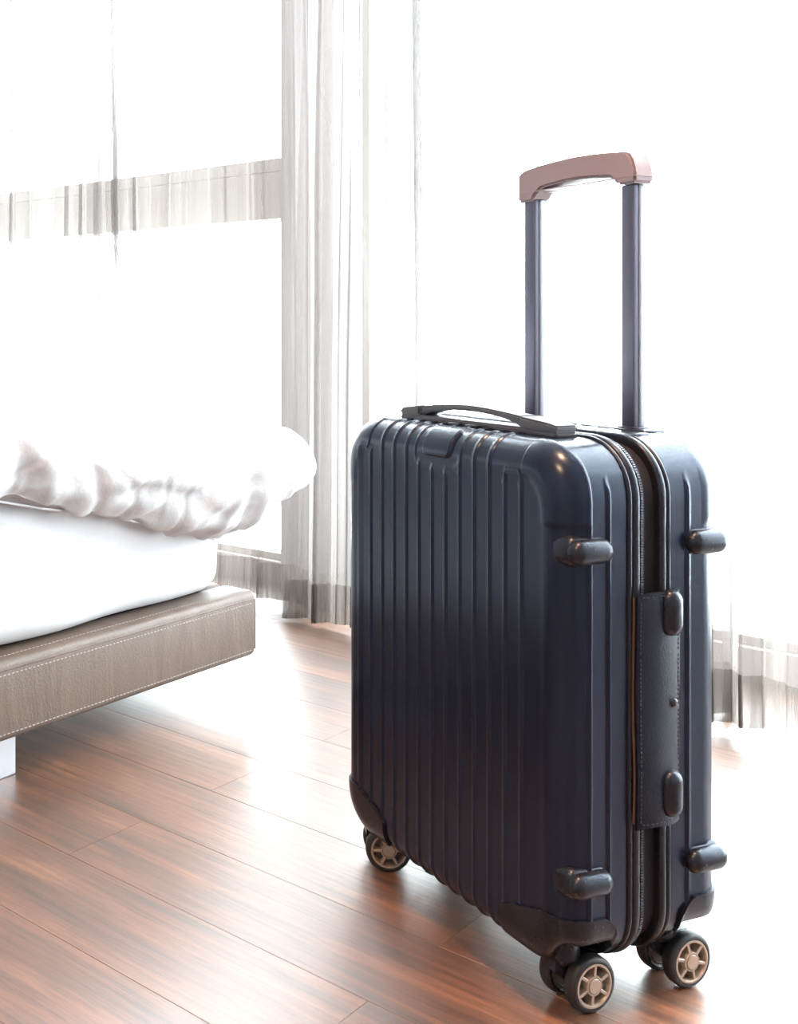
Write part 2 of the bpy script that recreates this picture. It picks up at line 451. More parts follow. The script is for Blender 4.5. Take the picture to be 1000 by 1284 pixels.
# mattress: rounded slab, slightly soft edges
def rounded_slab(name, t0, t1, q0, q1, z0, z1, R, r, m, parent, fn=None):
    pts = []
    for (cx_, cy_, a0) in ((t1 - R, q0 + R, -PI / 2), (t1 - R, q1 - R, 0), (t0 + R, q1 - R, PI / 2), (t0 + R, q0 + R, PI)):
        for k in range(13):
            a = a0 + k / 12 * PI / 2; pts.append((cx_, cy_, math.cos(a), math.sin(a)))
    # densify the straight runs
    dense = []
    for i in range(len(pts)):
        dense.append(pts[i]); a, b = pts[i], pts[(i + 1) % len(pts)]
        pa = Vector((a[0] + R * a[2], a[1] + R * a[3])); pb = Vector((b[0] + R * b[2], b[1] + R * b[3]))
        if (pa - pb).length > .1:
            n = int((pa - pb).length / .03)
            for j in range(1, n):
                f = j / n; dense.append((a[0] + (b[0] - a[0]) * f, a[1] + (b[1] - a[1]) * f, a[2], a[3]))
    prof = []
    for k in range(7): a = -PI / 2 + k / 6 * PI / 2; prof.append((r - r * math.cos(a), z0 + r + r * math.sin(a)))
    for k in range(1, 6): prof.append((0, z0 + r + (z1 - z0 - 2 * r) * k / 6))
    for k in range(7): a = k / 6 * PI / 2; prof.append((r - r * math.cos(a), z1 - r + r * math.sin(a)))
    V = []; n = len(dense)
    for ins, z in prof:
        for p in dense: V.append((p[0] + (R - ins) * p[2], p[1] + (R - ins) * p[3], z))
    V = np.array(V)
    if fn is not None: V = fn(V)
    Fc = []
    for i in range(len(prof) - 1):
        for k in range(n): Fc.append((i * n + k, i * n + (k + 1) % n, (i + 1) * n + (k + 1) % n, (i + 1) * n + k))
    Fc.append(tuple(range(n - 1, -1, -1))); Fc.append(tuple(range((len(prof) - 1) * n, len(prof) * n)))
    return pyd(name, V, Fc, m, parent)
def sag(V):
    w = .006 * np.sin(V[:, 0] * 9) * np.sin(V[:, 2] * 21) + .004 * np.sin(V[:, 0] * 23 + V[:, 2] * 14)
    V[:, 1] += w * (V[:, 1] < .2)
    return V
mtr = bed_empty('mattress')
tag(mtr, 'thick mattress in a smooth white sheet on the leather bed frame', 'mattress')
rounded_slab('fitted_sheet', -BL + .08, -.005, .032, BWD - .08, .1835, .405, .10, .035, m_sheet, mtr, sag)

# duvet: closed padded shape, sections across the bed at many t
duv = bed_empty('duvet')
tag(duv, 'crumpled white duvet bulging over the mattress edge near the curtain', 'duvet')
def duvet_mesh():
    nt_, ns = 240, 150
    t = np.concatenate([np.linspace(-1.90, -.9, 40, endpoint=False), np.linspace(-.9, .215, nt_ - 40)])
    lowz = np.interp(t, [-1.9, -.75, -.60, -.51, -.41, -.26, -.16, -.112, -.02, .046, .12, .188, .205, .215],
                        [.41, .415, .406, .385, .367, .328, .304, .286, .300, .330, .345, .358, .368, .39])
    topf = np.interp(t, [-1.9, -.8, -.5, -.2, 0, .10, .17, .20, .215], [.62, .62, .60, .555, .50, .482, .466, .448, .41])   # shoulder above the front bulge
    crest = np.interp(t, [-1.9, -.7, -.45, -.25, -.1, 0, .10, .17, .20, .215], [.655, .662, .655, .625, .575, .52, .486, .468, .449, .41])
    inq = np.interp(t, [-1.9, -.05, .10, .18, .215], [0, 0, .02, .06, .12])      # rounding of the end in plan
    bul = np.interp(t, [-1.9, -.7, -.4, -.15, .1, .215], [.035, .04, .055, .065, .05, .01])
    V = np.zeros((nt_, ns, 3))
    for i in range(nt_):
        a, b, c = lowz[i], topf[i], crest[i]; h = b - a
        under = max(a + .012 * h / .1, .0) if t[i] > -.03 else .409
        under = min(under, c - .002) if t[i] > -.03 else under
        q0 = inq[i]
        key = np.array([(1.7, under), (.5, under), (.10, under), (max(.026, q0 + .024), under), (q0 + .020, a + .006),
                        (q0 - .002, a), (q0 - bul[i] * .6, a + .10 * h), (q0 - bul[i], a + .33 * h), (q0 - bul[i] * .75, a + .58 * h),
                        (q0 + .02, a + .82 * h), (q0 + .10, a + .96 * h), (q0 + .28, .35 * b + .65 * c), (.62, c), (1.1, c - .02), (1.7, c - .05), (1.78, (c + under) / 2)])
        d = np.r_[0, np.cumsum(np.hypot(*np.diff(key, axis=0).T))]
        # Catmull-like smoothing by resampling and averaging
        u = np.concatenate([np.linspace(0, d[4], 18, endpoint=False), np.linspace(d[4], d[11], 92, endpoint=False), np.linspace(d[11], d[-1], ns - 110)])
        Q = np.interp(u, d, key[:, 0]); Z = np.interp(u, d, key[:, 1])
        for _ in range(5):
            Q[24:-6] = (Q[23:-7] + Q[24:-6] * 2 + Q[25:-5]) / 4; Z[24:-6] = (Z[23:-7] + Z[24:-6] * 2 + Z[25:-5]) / 4
        V[i, :, 0] = t[i] + .035 * max(0, (t[i] + .1) / .31) ; V[i, :, 1] = Q; V[i, :, 2] = Z
    # folds and creases along the surface normal
    du = np.gradient(V, axis=0); dv = np.gradient(V, axis=1)
    nn = np.cross(du, dv); nn /= np.maximum(np.linalg.norm(nn, axis=2, keepdims=True), 1e-9)
    if nn[120, 60, 1] > 0: nn = -nn
    T, Q, Z = V[:, :, 0], V[:, :, 1], V[:, :, 2]
    disp = np.zeros(T.shape)
    r_ = np.random.default_rng(11)
    front = sstep(Z, .26, .30) * (1 - sstep(Q, .1, .5))
    # long pulls radiating from the drooping corner
    for (tc_, zc_, ang, ln, wd, hh) in [(-.13, .40, 62, .11, .011, .015), (-.085, .40, 78, .10, .010, -.016), (-.05, .40, 84, .10, .012, .018), (-.01, .41, 96, .09, .010, -.014),
                                       (.035, .42, 106, .08, .011, .013), (-.20, .36, 38, .13, .013, .016), (-.27, .37, 24, .15, .013, -.013), (-.36, .43, 17, .16, .016, .016), (-.30, .33, 14, .14, .010, .012),
                                       (.09, .41, 112, .07, .009, -.012), (.135, .41, 104, .06, .010, .010), (-.47, .46, -50, .10, .012, -.010), (-.53, .43, -62, .10, .014, .010), (-.60, .47, -70, .12, .016, -.014),
                                       (-.17, .46, 50, .09, .012, -.011), (-.42, .40, 8, .16, .011, -.011), (-.66, .50, -80, .12, .018, .010), (-.25, .45, 30, .12, .015, .01), (.17, .41, 96, .05, .008, -.010)]:
        A = math.radians(ang); x = (T - tc_) * math.cos(A) + (Z - zc_) * math.sin(A); y = -(T - tc_) * math.sin(A) + (Z - zc_) * math.cos(A)
        y = y + .25 * x * x / ln
        disp += .75 * hh * np.exp(-(x / (ln * 1.35)) ** 2 - (y / (wd * 1.35)) ** 2) * (1 - sstep(Q, .12, .3))
    for _ in range(70):
        tc_, zc_, A = r_.uniform(-.7, .2), r_.uniform(.30, .55), r_.uniform(.2, 2.6)
        ln, wd, hh = r_.uniform(.025, .07), r_.uniform(.004, .008), r_.uniform(-.0040, .0040)
        x = (T - tc_) * math.cos(A) + (Z - zc_) * math.sin(A); y = -(T - tc_) * math.sin(A) + (Z - zc_) * math.cos(A) + r_.uniform(-3, 3) * x * x
        disp += hh * np.exp(-(x / ln) ** 2 - (y / wd) ** 2) * (1 - sstep(Q, .12, .3))
    for _ in range(26):
        A = r_.uniform(0, PI); kx, ky = math.cos(A), math.sin(A); fr_ = r_.uniform(12, 48)
        disp += (.0022 * 14 / fr_) * np.sin((T * kx + (Z * 1.3 + Q * .6) * ky) * fr_ + r_.uniform(0, 6) + 1.3 * np.sin((T * ky - Q * kx) * 9 + r_.uniform(0, 6)))
    fade = sstep(T, -1.9, -1.8) * (1 - sstep(T, .19, .215)) * np.where(np.arange(T.shape[1])[None, :] > 20, 1, 0)
    V += nn * (disp * fade)[:, :, None]
    idx = np.arange(nt_ * ns).reshape(nt_, ns)
    Fc = np.stack([idx[:-1, :-1], idx[1:, :-1], idx[1:, 1:], idx[:-1, 1:]], -1).reshape(-1, 4).tolist()
    Fc += [(int(idx[i, ns - 1]), int(idx[i + 1, ns - 1]), int(idx[i + 1, 0]), int(idx[i, 0])) for i in range(nt_ - 1)]
    Fc.append(tuple(int(x) for x in idx[0])); Fc.append(tuple(int(x) for x in idx[-1][::-1]))
    o = pyd('duvet_cover', V.reshape(-1, 3), Fc, m_duvet, duv)
    bm = bmesh.new(); bm.from_mesh(o.data); bmesh.ops.recalc_face_normals(bm, faces=bm.faces); bm.to_mesh(o.data); bm.free()
    # piped edge along the lower hem
    bm = bmesh.new(); jj = int(np.argmin(V[100, 18:60, 2])) + 18
    tube(bm, [tuple(V[i, jj] + np.array([0, -.001, -.002])) for i in range(10, nt_ - 14, 2)], .0022, 6)
    from_bm('hem_piping', bm, m_duvet, o)
duvet_mesh()

# ================================================================== THE SUITCASE
YAW = math.radians(21)
EU = Vector((math.sin(YAW), -math.cos(YAW), 0)); EV = Vector((math.cos(YAW), math.sin(YAW), 0))
CD = F_PX * HC / (1306 - HY)
CC = Vector(((724 - CX) / F_PX * CD, CD, 0))
UR, UL, DEP = -.014, -.398, .198
UC, VC = (UR + UL) / 2, DEP / 2
HW, ZLO, ZHI = (UR - UL) / 2, .040, .545
ZM, HH = (ZLO + ZHI) / 2, (ZHI - ZLO) / 2
RC, RE = .055, .030                          # outline corner radius, edge radius
case = empty('suitcase', CC + EU * UC + EV * VC, math.atan2(EU.y, EU.x))
tag(case, 'black ribbed hard shell cabin suitcase with raised trolley handle on the wood floor', 'suitcase')
U = lambda u: u - UC
Vv = lambda v: v - VC
PITCH = .0236
BEADS = [U(-.3579) + PITCH * i for i in range(13)]
PTOP = ZHI - RE
LIP = .074

def bead(d, w=.0031, h=.0034):
    return h * (.5 + .5 * np.cos(PI * np.minimum(np.abs(d) / w, 1)))

def saw(d, wl=.0056, wr=.0029, h=.0020):
    """rib with a gentle left flank and a steep right one"""
    return h * np.clip(np.where(d < 0, 1 + d / wl, 1 - d / wr), 0, 1) ** .9

def shell_param(nu, nz, nr, nsd, depth):
    """vertices of an open rounded tray: a face grid, then rings round the edge and down the side.
    returns positions (x, z, v), normals, wrap coordinate p, faces"""
    Ri = RC - RE; a, b = HW - RE, HH - RE
    s45 = math.sqrt(.5)
    def split(h, n):                       # samples along one side: straight part plus 1/8 arcs
        na = 5
        st = np.linspace(-(h - Ri), h - Ri, n)
        arc = np.linspace(PI / 2, PI / 4, na + 1)[1:]
        return st, arc
    stx, arc = split(a, nu); stz, _ = split(b, nz)
    # boundary samples as (centre, direction), top going left -> right
    def side(st, other, axis, sgn):
        C, Dn = [], []
        for ph in arc[::-1]: C.append((-st[-1], sgn * other)); Dn.append((-math.cos(ph), sgn * math.sin(ph)))
        for x in st: C.append((x, sgn * other)); Dn.append((0, sgn))
        for ph in arc: C.append((st[-1], sgn * other)); Dn.append((math.cos(ph), sgn * math.sin(ph)))
        C, Dn = np.array(C), np.array(Dn)
        return (C, Dn) if axis == 0 else (C[:, ::-1], Dn[:, ::-1])
    top = side(stx, b - Ri, 0, 1); bot = side(stx, b - Ri, 0, -1)
    rig = side(stz, a - Ri, 1, 1); lef = side(stz, a - Ri, 1, -1)
    P = lambda cd, rad: cd[0] + cd[1] * rad
    Tp, Bp, Rp, Lp = (P(x, Ri) for x in (top, bot, rig, lef))
    nx, nzz = len(Tp), len(Rp)
    xi = ((Tp[:, 0] - Tp[0, 0]) / (Tp[-1, 0] - Tp[0, 0]))[None, :, None]
    et = ((Rp[:, 1] - Rp[0, 1]) / (Rp[-1, 1] - Rp[0, 1]))[:, None, None]
    G = (1 - et) * Bp[None] + et * Tp[None] + (1 - xi) * Lp[:, None] + xi * Rp[:, None] \
        - ((1 - xi) * (1 - et) * Bp[0] + xi * (1 - et) * Bp[-1] + (1 - xi) * et * Tp[0] + xi * et * Tp[-1])
    G[0], G[-1], G[:, 0], G[:, -1] = Bp, Tp, Lp, Rp
    pos = [np.concatenate([G.reshape(-1, 2), np.zeros((nx * nzz, 1))], 1)]
    nor = [np.tile([0, 0, -1.], (nx * nzz, 1))]
    pw = [G.reshape(-1, 2)[:, 1] + ZM]
    idx = np.arange(nx * nzz).reshape(nzz, nx)
    loop_idx = np.concatenate([idx[0, :-1], idx[:-1, -1], idx[-1, :0:-1], idx[:0:-1, 0]])
    C = np.concatenate([bot[0][:-1], rig[0][:-1], top[0][:0:-1], lef[0][:0:-1]])
    Dn = np.concatenate([bot[1][:-1], rig[1][:-1], top[1][:0:-1], lef[1][:0:-1]])
    F = np.stack([idx[:-1, :-1], idx[:-1, 1:], idx[1:, 1:], idx[1:, :-1]], -1).reshape(-1, 4)
    faces = [F]
    prev = loop_idx; base = nx * nzz; nl = len(loop_idx)
    rings = [(RE - RE * math.sin(th), RE - RE * math.cos(th), th) for th in np.linspace(0, PI / 2, nr + 1)[1:]]
    rings += [(0, v, PI / 2) for v in np.linspace(RE, depth, nsd + 1)[1:]]
    for ins, v, th in rings:
        q = C + Dn * (RC - ins)
        pos.append(np.concatenate([q, np.full((nl, 1), v)], 1))
        nor.append(np.concatenate([Dn * math.sin(th), np.full((nl, 1), -math.cos(th))], 1))
        vertical = np.abs(Dn[:, 1])
        wrap = PTOP + RE * th if th < PI / 2 else PTOP + RE * PI / 2 + (v - RE)
        # along the top edge the wrap coordinate keeps growing; along the sides it is the height
        pz = q[:, 1] + ZM
        up = Dn[:, 1] > .6
        pw.append(np.where(up, np.maximum(wrap, pz), pz))
        cur = np.arange(base, base + nl); base += nl
        faces.append(np.stack([prev, np.roll(prev, -1), np.roll(cur, -1), cur], -1))
        prev = cur
    return np.concatenate(pos), np.concatenate(nor), np.concatenate(pw), np.concatenate(faces)

def wheel_recess(V, mirror=False):
    """cut the lower corners away over the wheels: nothing below the recess roof there"""
    x, v, z = V[:, 0], V[:, 1] + VC, V[:, 2]
    if mirror: v = DEP - v
    dist = HW - np.abs(x)
    roof = ZLO - .004 + (.074 - ZLO + .004) * (1 - sstep(dist, .078, .096)) * (1 - sstep(v, .054, .066))
    skirt = ZLO - .004 + .010 * (1 - sstep(dist, .085, .125)) + (.076 - ZLO - .006) * (1 - sstep(dist, .010, .036))
    k = sstep(v, .012, .016) if not mirror else np.ones(len(v))
    V[:, 2] = np.maximum(z, roof * k + skirt * (1 - k))
    return V

LATCH_X, LATCH_W, LATCH_P0, LATCH_P1 = U(-.2086), .038, .503, .558
def shell_disp(pos, nor, p, latch):
    x, z, v = pos[:, 0], pos[:, 1] + ZM, pos[:, 2]
    nside = np.abs(nor[:, 0])
    hold = 1 - sstep(nside, .15, .5)
    d = np.zeros(len(x))
    inside = np.zeros(len(x))
    if latch:
        qx = np.abs(x - LATCH_X) - (LATCH_W - .012); qp = np.abs(p - (LATCH_P0 + LATCH_P1) / 2) - ((LATCH_P1 - LATCH_P0) / 2 - .012)
        sd = np.hypot(np.maximum(qx, 0), np.maximum(qp, 0)) + np.minimum(np.maximum(qx, qp), 0) - .012
        inside = (1 - sstep(sd, -.001, .003))
    for i, bx in enumerate(BEADS):
        dd = x - bx
        if i in (0, 12): continue
        if i in (1, 11): continue
        d = np.maximum(d, saw(dd) * hold * (1 - inside))
    for ia, ib in ((0, 1), (11, 12)):
        xm, hg = (BEADS[ia] + BEADS[ib]) / 2, PITCH / 2
        pc = .503
        up = p > pc
        qx = np.abs(x - xm) - (hg - .006); qp = (p - pc) - .004
        arc = np.hypot(np.maximum(qx, 0), np.maximum(qp, 0)) + np.minimum(np.maximum(qx, qp), 0) - .006
        dd = np.where(up, np.abs(arc), np.abs(np.abs(x - xm) - hg))
        side_ = np.where(x < xm, -1, 1) * (np.abs(x - xm) - hg)
        d = np.maximum(d, np.where(up, bead(dd, .0030, .0018), saw(side_ * np.where(x < xm, 1, 1))) * hold)
    if latch:
        d = np.maximum(d, bead(sd, .0036, .0022) * hold)
        d -= .0012 * inside
    # smooth raised caps on the two upper corners
    rel = np.abs(x)
    xe = HW - .033
    arcx = np.where(p < .475, xe, np.where(p > .512, xe - .028, xe - .028 * (1 - np.sqrt(np.clip(1 - ((p - .475) / .037) ** 2, 0, 1)))))
    cap = sstep(rel - arcx, -.001, .0016) * sstep(z, .4655, .4685) * (1 - sstep(v, .0250, .0275))
    d += .0014 * cap
    # flat corner strip edge below the cap, and fine groove on the vertical edge
    strip = sstep(rel - xe, -.0006, .0010) * (nside < .9)
    d += .0007 * strip * (1 - cap)
    below = 1 - sstep(z, .462, .466)
    d -= .0010 * np.exp(-((v - .0105) / .0012) ** 2) * (nside > .3) * below
    # side beads
    sd_w = sstep(nside, .55, .8)
    d = np.maximum(d, bead(v - .0272, .0028, .0026) * sd_w)
    e = np.hypot(v - .0495, np.maximum(0, z - .503))
    d = np.maximum(d, bead(e, .0030, .0028) * sd_w)
    return d

def make_shell(name, mirror, nu, nz, latch):
    pos, nor, p, F = shell_param(nu, nz, 18 if latch else 10, 34 if latch else 22, LIP)
    d = shell_disp(pos, nor, p, latch)
    q = pos + nor * d[:, None]
    v = q[:, 2] if not mirror else DEP - q[:, 2]
    V = np.stack([q[:, 0], v - VC, q[:, 1] + ZM], -1)
    V = wheel_recess(V, mirror)
    Fl = F.tolist() if not mirror else F[:, ::-1].tolist()
    o = pyd(name, V, Fl, m_shell, case)
    bm = bmesh.new(); bm.from_mesh(o.data); bmesh.ops.recalc_face_normals(bm, faces=bm.faces); bm.to_mesh(o.data); bm.free()
    return o
front_shell = make_shell('front_shell', False, 470, 150, True)
front_shell['label'] = 'matt black ribbed front half shell'
back_shell = make_shell('back_shell', True, 200, 90, False)

# outline of the case in the (x, z) plane, for the lips and the zipper
def outline(inset, nstraight=40, narc=14):
    pts = []
    for cx_, cz_, a0 in ((HW - RC, HH - RC, 0), (-(HW - RC), HH - RC, PI / 2), (-(HW - RC), -(HH - RC), PI), (HW - RC, -(HH - RC), 1.5 * PI)):
        for k in range(narc + 1):
            a = a0 + k / narc * PI / 2
            pts.append((cx_ + (RC - inset) * math.cos(a), cz_ + (RC - inset) * math.sin(a) + ZM))
    out = []
    for i in range(len(pts)):
        a, b = np.array(pts[i]), np.array(pts[(i + 1) % len(pts)]); out.append(a)
        L_ = np.linalg.norm(a - b)
        if L_ > .03:
            n = int(L_ / .01)
            for j in range(1, n): out.append(a + (b - a) * j / n)
    return np.array(out)
def ring_sweep(name, prof, m, parent, closed_prof=False):
    """sweep a (v, offset outward) profile round the outline"""
    O = outline(0); n = len(O); V = []
    for v, off in prof:
        V += [(x, v - VC, z) for x, z in outline(-off)]
    Fc = []
    kmax = len(prof) if closed_prof else len(prof) - 1
    for i in range(kmax):
        i2 = (i + 1) % len(prof)
        for k in range(n): Fc.append((i * n + k, i2 * n + k, i2 * n + (k + 1) % n, i * n + (k + 1) % n))
    o = pyd(name, V, Fc, m, parent)
    bm = bmesh.new(); bm.from_mesh(o.data); bmesh.ops.recalc_face_normals(bm, faces=bm.faces); bm.to_mesh(o.data); bm.free()
    return o
def arc_prof(v0, v1, h, n=6):
    return [((v0 + v1) / 2 - math.cos(PI * k / n) * (v1 - v0) / 2, h * math.sin(PI * k / n) ** .7) for k in range(n + 1)]
for nm, par, f_ in (('rim', front_shell, lambda v: v), ('rim', back_shell, lambda v: DEP - v)):
    ring_sweep(nm, [(f_(v), o) for v, o in [(.0725, -.004)] + arc_prof(.0725, .0775, .0026) + [(.0778, -.001)] + arc_prof(.0782, .0868, .0034, 8) + [(.0868, -.010)]], m_plastic, par)
tape = ring_sweep('zipper_tape', [(.086, -.004), (.0885, -.0012), (.0930, -.0012), (.0955, -.0045), (.100, -.0065), (.112, -.006)], m_tape, case)
O = outline(.0006); O2 = np.roll(O, -1, 0); seg = np.linalg.norm(O2 - O, axis=1); cum = np.r_[0, np.cumsum(seg)]
bm = bmesh.new()
for l in np.arange(0, cum[-1], .0026):
    i = min(np.searchsorted(cum, l, 'right') - 1, len(O) - 1); f_ = (l - cum[i]) / max(seg[i], 1e-9)
    p = O[i] + (O2[i] - O[i]) * f_; t = (O2[i] - O[i]) / max(seg[i], 1e-9)
    M = Matrix(((t[0], 0, t[1]), (0, 1, 0), (t[1], 0, -t[0]))).transposed().to_4x4()
    bmesh.ops.create_cube(bm, size=1, matrix=Matrix.Translation((p[0], .0905 - VC, p[1])) @ M @ Matrix.Diagonal((.0014, .0034, .0030, 1)))
tz = from_bm('zipper_teeth', bm, m_teeth, tape, False); tz['kind'] = 'stuff'

# bottom corner guards: patches of the shell surface, lifted and given thickness
gp, gn, gpw, gF = shell_param(260, 190, 14, 34, LIP - .004)
def guard(xs, mirror, parent):
    x, z, v = gp[:, 0] * xs, gp[:, 1] + ZM, gp[:, 2]
    dist = HW - x                                             # from the side plane
    zlim = .099 - .30 * np.clip(dist - .030, 0, 1) - .9 * np.clip(dist - .074, 0, 1) ** 1.0 * (dist > .074) * .3
    zlim = np.where(v > .030, .099 - 40 * np.clip(v - .040, 0, 1) ** 2 * 1.2, zlim)
    ok = (z < zlim) & (dist < .092) & (v < .058) & (z > .050)
    okf = ok[gF].any(1) & (z > .045)[gF].all(1); fs = gF[okf]
    gp_ = gp.copy()
    gp_[:, 1] = np.where(z > zlim, zlim - ZM, gp_[:, 1])
    gp_[:, 0] = np.where(dist > .092, HW - .092, gp_[:, 0])
    used = np.unique(fs); remap = -np.ones(len(gp), int); remap[used] = np.arange(len(used))
    off = gp_[used] + gn[used] * .0034; inn = gp_[used] - gn[used] * .001
    n = len(used); V = np.concatenate([off, inn])
    fs2 = remap[fs]; faces = fs2.tolist()
    from collections import Counter
    cnt = Counter()
    for f in fs2:
        for k in range(4): cnt[tuple(sorted((int(f[k]), int(f[(k + 1) % 4]))))] += 1
    for (a, b), c in cnt.items():
        if c == 1: faces.append([a, b, b + n, a + n])
    Vw = np.stack([V[:, 0] * xs, (V[:, 2] if not mirror else DEP - V[:, 2]) - VC, V[:, 1] + ZM], -1)
    Vw = wheel_recess(Vw, mirror)
    o = pyd('corner_guard', Vw, faces, m_plastic, parent)
    bm = bmesh.new(); bm.from_mesh(o.data); bmesh.ops.recalc_face_normals(bm, faces=bm.faces); bm.to_mesh(o.data); bm.free()
    o.data.set_sharp_from_angle(angle=math.radians(50))
    return o
# dist uses x mirrored so that xs = 1 is the right side
def guard_side(right, mirror, parent):
    global gp, gn
    if right: return guard(1, mirror, parent)
    # mirror in x: flip coordinates, build, flip back
    o = guard(1, mirror, parent)
    for vtx in o.data.vertices: vtx.co.x = -vtx.co.x
    o.data.flip_normals()
    return o
for par, mir in ((front_shell, False), (back_shell, True)):
    for right in (True, False): guard_side(right, mir, par)

# bumpers: a rounded pad with a capsule on it
def capsule(bm, c, half, r, axis, flat=1.0, normal_axis=0):
    """capsule of half length along axis, squashed along normal_axis"""
    n, m_ = 20, 8
    prof = []
    for k in range(m_ + 1): a = PI / 2 * k / m_; prof.append((-half - r * math.cos(a), r * math.sin(a)))
    for k in range(m_ + 1): a = PI / 2 * (1 - k / m_); prof.append((half + r * math.cos(a), r * math.sin(a)))
    oth = [i for i in range(3) if i != axis]
    rings = []
    for l, rr in prof:
        ring = []
        for k in range(n):
            co = [0, 0, 0]; co[axis] = l; co[oth[0]] = rr * math.cos(2 * PI * k / n); co[oth[1]] = rr * math.sin(2 * PI * k / n)
            co[normal_axis] *= flat
            ring.append(bm.verts.new([co[i] + c[i] for i in range(3)]))
        rings.append(ring)
    for i in range(len(rings) - 1):
        for k in range(n):
            try: bm.faces.new((rings[i][k], rings[i][(k + 1) % n], rings[i + 1][(k + 1) % n], rings[i + 1][k]))
            except ValueError: pass
    bmesh.ops.remove_doubles(bm, verts=bm.verts, dist=1e-5)
def bumper(v, z, sx, parent):
    base = bmesh.new()
    xo = HW
    bm_box(base, (xo - .030, v - .0235, z - .0145), (xo + .0035, v + .0235, z + .0145), .0095, 5)
    for vt in base.verts: vt.co.x *= sx; vt.co.y -= VC
    b = from_bm('bumper', base, m_plastic, parent)
    cb = bmesh.new()
    capsule(cb, (xo + .0030, v, z), .0125, .0118, 1, .85, 0)
    for vt in cb.verts: vt.co.x *= sx; vt.co.y -= VC
    from_bm('bumper_pad', cb, m_plastic, b)
for sx in (1,):
    for z in (.4450, .1345):
        bumper(.0250, z, sx, front_shell); bumper(.1690, z, sx, back_shell)

# latch pad on the front edge, below the carry handle: follows the rounded top edge
def surf_patch(name, x0, x1, p0, p1, lift, rad, m, parent, nx=22, npp=26):
    V = []; Fc = []
    def pt(x, p, off):
        if p <= PTOP: return (x, -off - VC, p)
        th = min((p - PTOP) / RE, PI / 2); ex = max(0, p - PTOP - RE * PI / 2)
        return (x, RE - (RE + off) * math.cos(th) + ex - VC, PTOP + (RE + off) * math.sin(th))
    for j in range(npp + 1):
        for i in range(nx + 1):
            a, b = i / nx, j / npp
            x = x0 + (x1 - x0) * a; p = p0 + (p1 - p0) * b
            dx = min(x - x0, x1 - x); dp = min(p - p0, p1 - p)
            if dx < rad and dp < rad: e = rad - math.hypot(rad - dx, rad - dp)
            else: e = min(dx, dp)
            off = -.003 + (lift + .003) * (1 - (1 - min(max(e, 0) / .004, 1)) ** 2) if e > 0 else -.003
            V.append(pt(x, p, off))
    w = nx + 1
    for j in range(npp):
        for i in range(nx): Fc.append((j * w + i, j * w + i + 1, (j + 1) * w + i + 1, (j + 1) * w + i))
    return pyd(name, V, Fc, m, parent)
surf_patch('latch_pad', LATCH_X - .0265, LATCH_X + .0265, .5125, .553, .0034, .010, m_shell, front_shell, 40, 40)

# carry handle on top of the front shell
HX0, HX1, HVC = U(-.338), U(-.074), .056
ch = bmesh.new()
def hz(pts, y0, y1, bev=.0022):
    k = bmesh.new(); bm_prism(k, pts, y0 - VC, y1 - VC, 1)
    bmesh.ops.recalc_face_normals(k, faces=k.faces)
    if bev: bmesh.ops.bevel(k, geom=list(k.edges), offset=bev, segments=2, affect='EDGES', clamp_overlap=True)
    return k
zt = ZHI - .001
base_pts = [(HX0, zt), (HX1, zt), (HX1, zt + .006), (HX1 - .01, zt + .0075), (HX0 + .01, zt + .0075), (HX0, zt + .006)]
hb = from_bm('carry_handle', hz(base_pts, HVC - .014, HVC + .014), m_grip, case, True, math.radians(35))
for a, b in ((HX0, HX0 + .040), (HX1, HX1 - .055)):
    pts = [(a, zt + .0065), (a, zt + .0125), (a + (b - a) * .25, zt + .0150), (b, zt + .0185), (b, zt + .0065)]
    from_bm('handle_end', hz(pts, HVC - .0145, HVC + .0145), m_grip, hb, True, math.radians(35))
top, bot = [], []
for k in range(25):
    f_ = k / 24; x = HX0 + .040 + f_ * (HX1 - .055 - HX0 - .040)
    z = zt + .0185 + .0055 * math.sin(PI * f_)
    top.append((x, z)); bot.append((x, z - (.0062 + .005 * abs(2 * f_ - 1) ** 5)))
from_bm('handle_grip', hz(top + bot[::-1], HVC - .0115, HVC + .0115, .0018), m_grip, hb, True, math.radians(50))
for x in (U(-.225), U(-.195)):
    bm = bmesh.new(); bm_box(bm, (x - .010, .034 - VC, ZHI - .001), (x + .010, .0395 - VC, ZHI + .0035), .001); from_bm('handle_clip', bm, m_plastic, hb)

# trolley: housing, two rods, grip
RV = .178
RX = (U(-.2603), U(-.1108)); RZ0, RZ1 = .53, .806
hs = bmesh.new(); bm_box(hs, (RX[0] - .030, RV - .016 - VC, ZHI - .006), (RX[1] + .030, RV + .013 - VC, ZHI + .0025), .002)
tr_ = from_bm('trolley_housing', hs, m_plastic, case)
hs2 = bmesh.new(); bm_box(hs2, (RX[0] - .05, .125 - VC, ZHI - .004), (RX[1] + .045, .155 - VC, ZHI + .0018), .0015); from_bm('top_plate', hs2, m_plastic, tr_)
for x in RX:
    bm = bmesh.new(); bm_box(bm, (x - .0088, RV - .0080 - VC, RZ0), (x + .0088, RV + .0080 - VC, RZ1), .0016, 3)
    rd = from_bm('trolley_rod', bm, m_alu, case, True, math.radians(40))
    bm = bmesh.new(); bm_box(bm, (x + .0086, RV - .0022 - VC, RZ0), (x + .0092, RV + .0022 - VC, RZ1), .0003); from_bm('rod_groove', bm, m_grip, rd)
    bm = bmesh.new(); bm_box(bm, (x - .0120, RV - .0108 - VC, ZHI), (x + .0120, RV + .0108 - VC, ZHI + .0045), .0015); from_bm('rod_collar', bm, m_plastic, rd)
gx0, gx1 = RX[0] - .0145, RX[1] + .0150
tp, bt = [], []
for k in range(33):
    f_ = k / 32; x = gx0 + f_ * (gx1 - gx0)
    dome = .0365 + .006 * math.sin(PI * f_) - .020 * max(0, (f_ - .93) / .07) ** 2.2 - .003 * max(0, (.06 - f_) / .06) ** 2
    tp.append((x, .803 + dome))
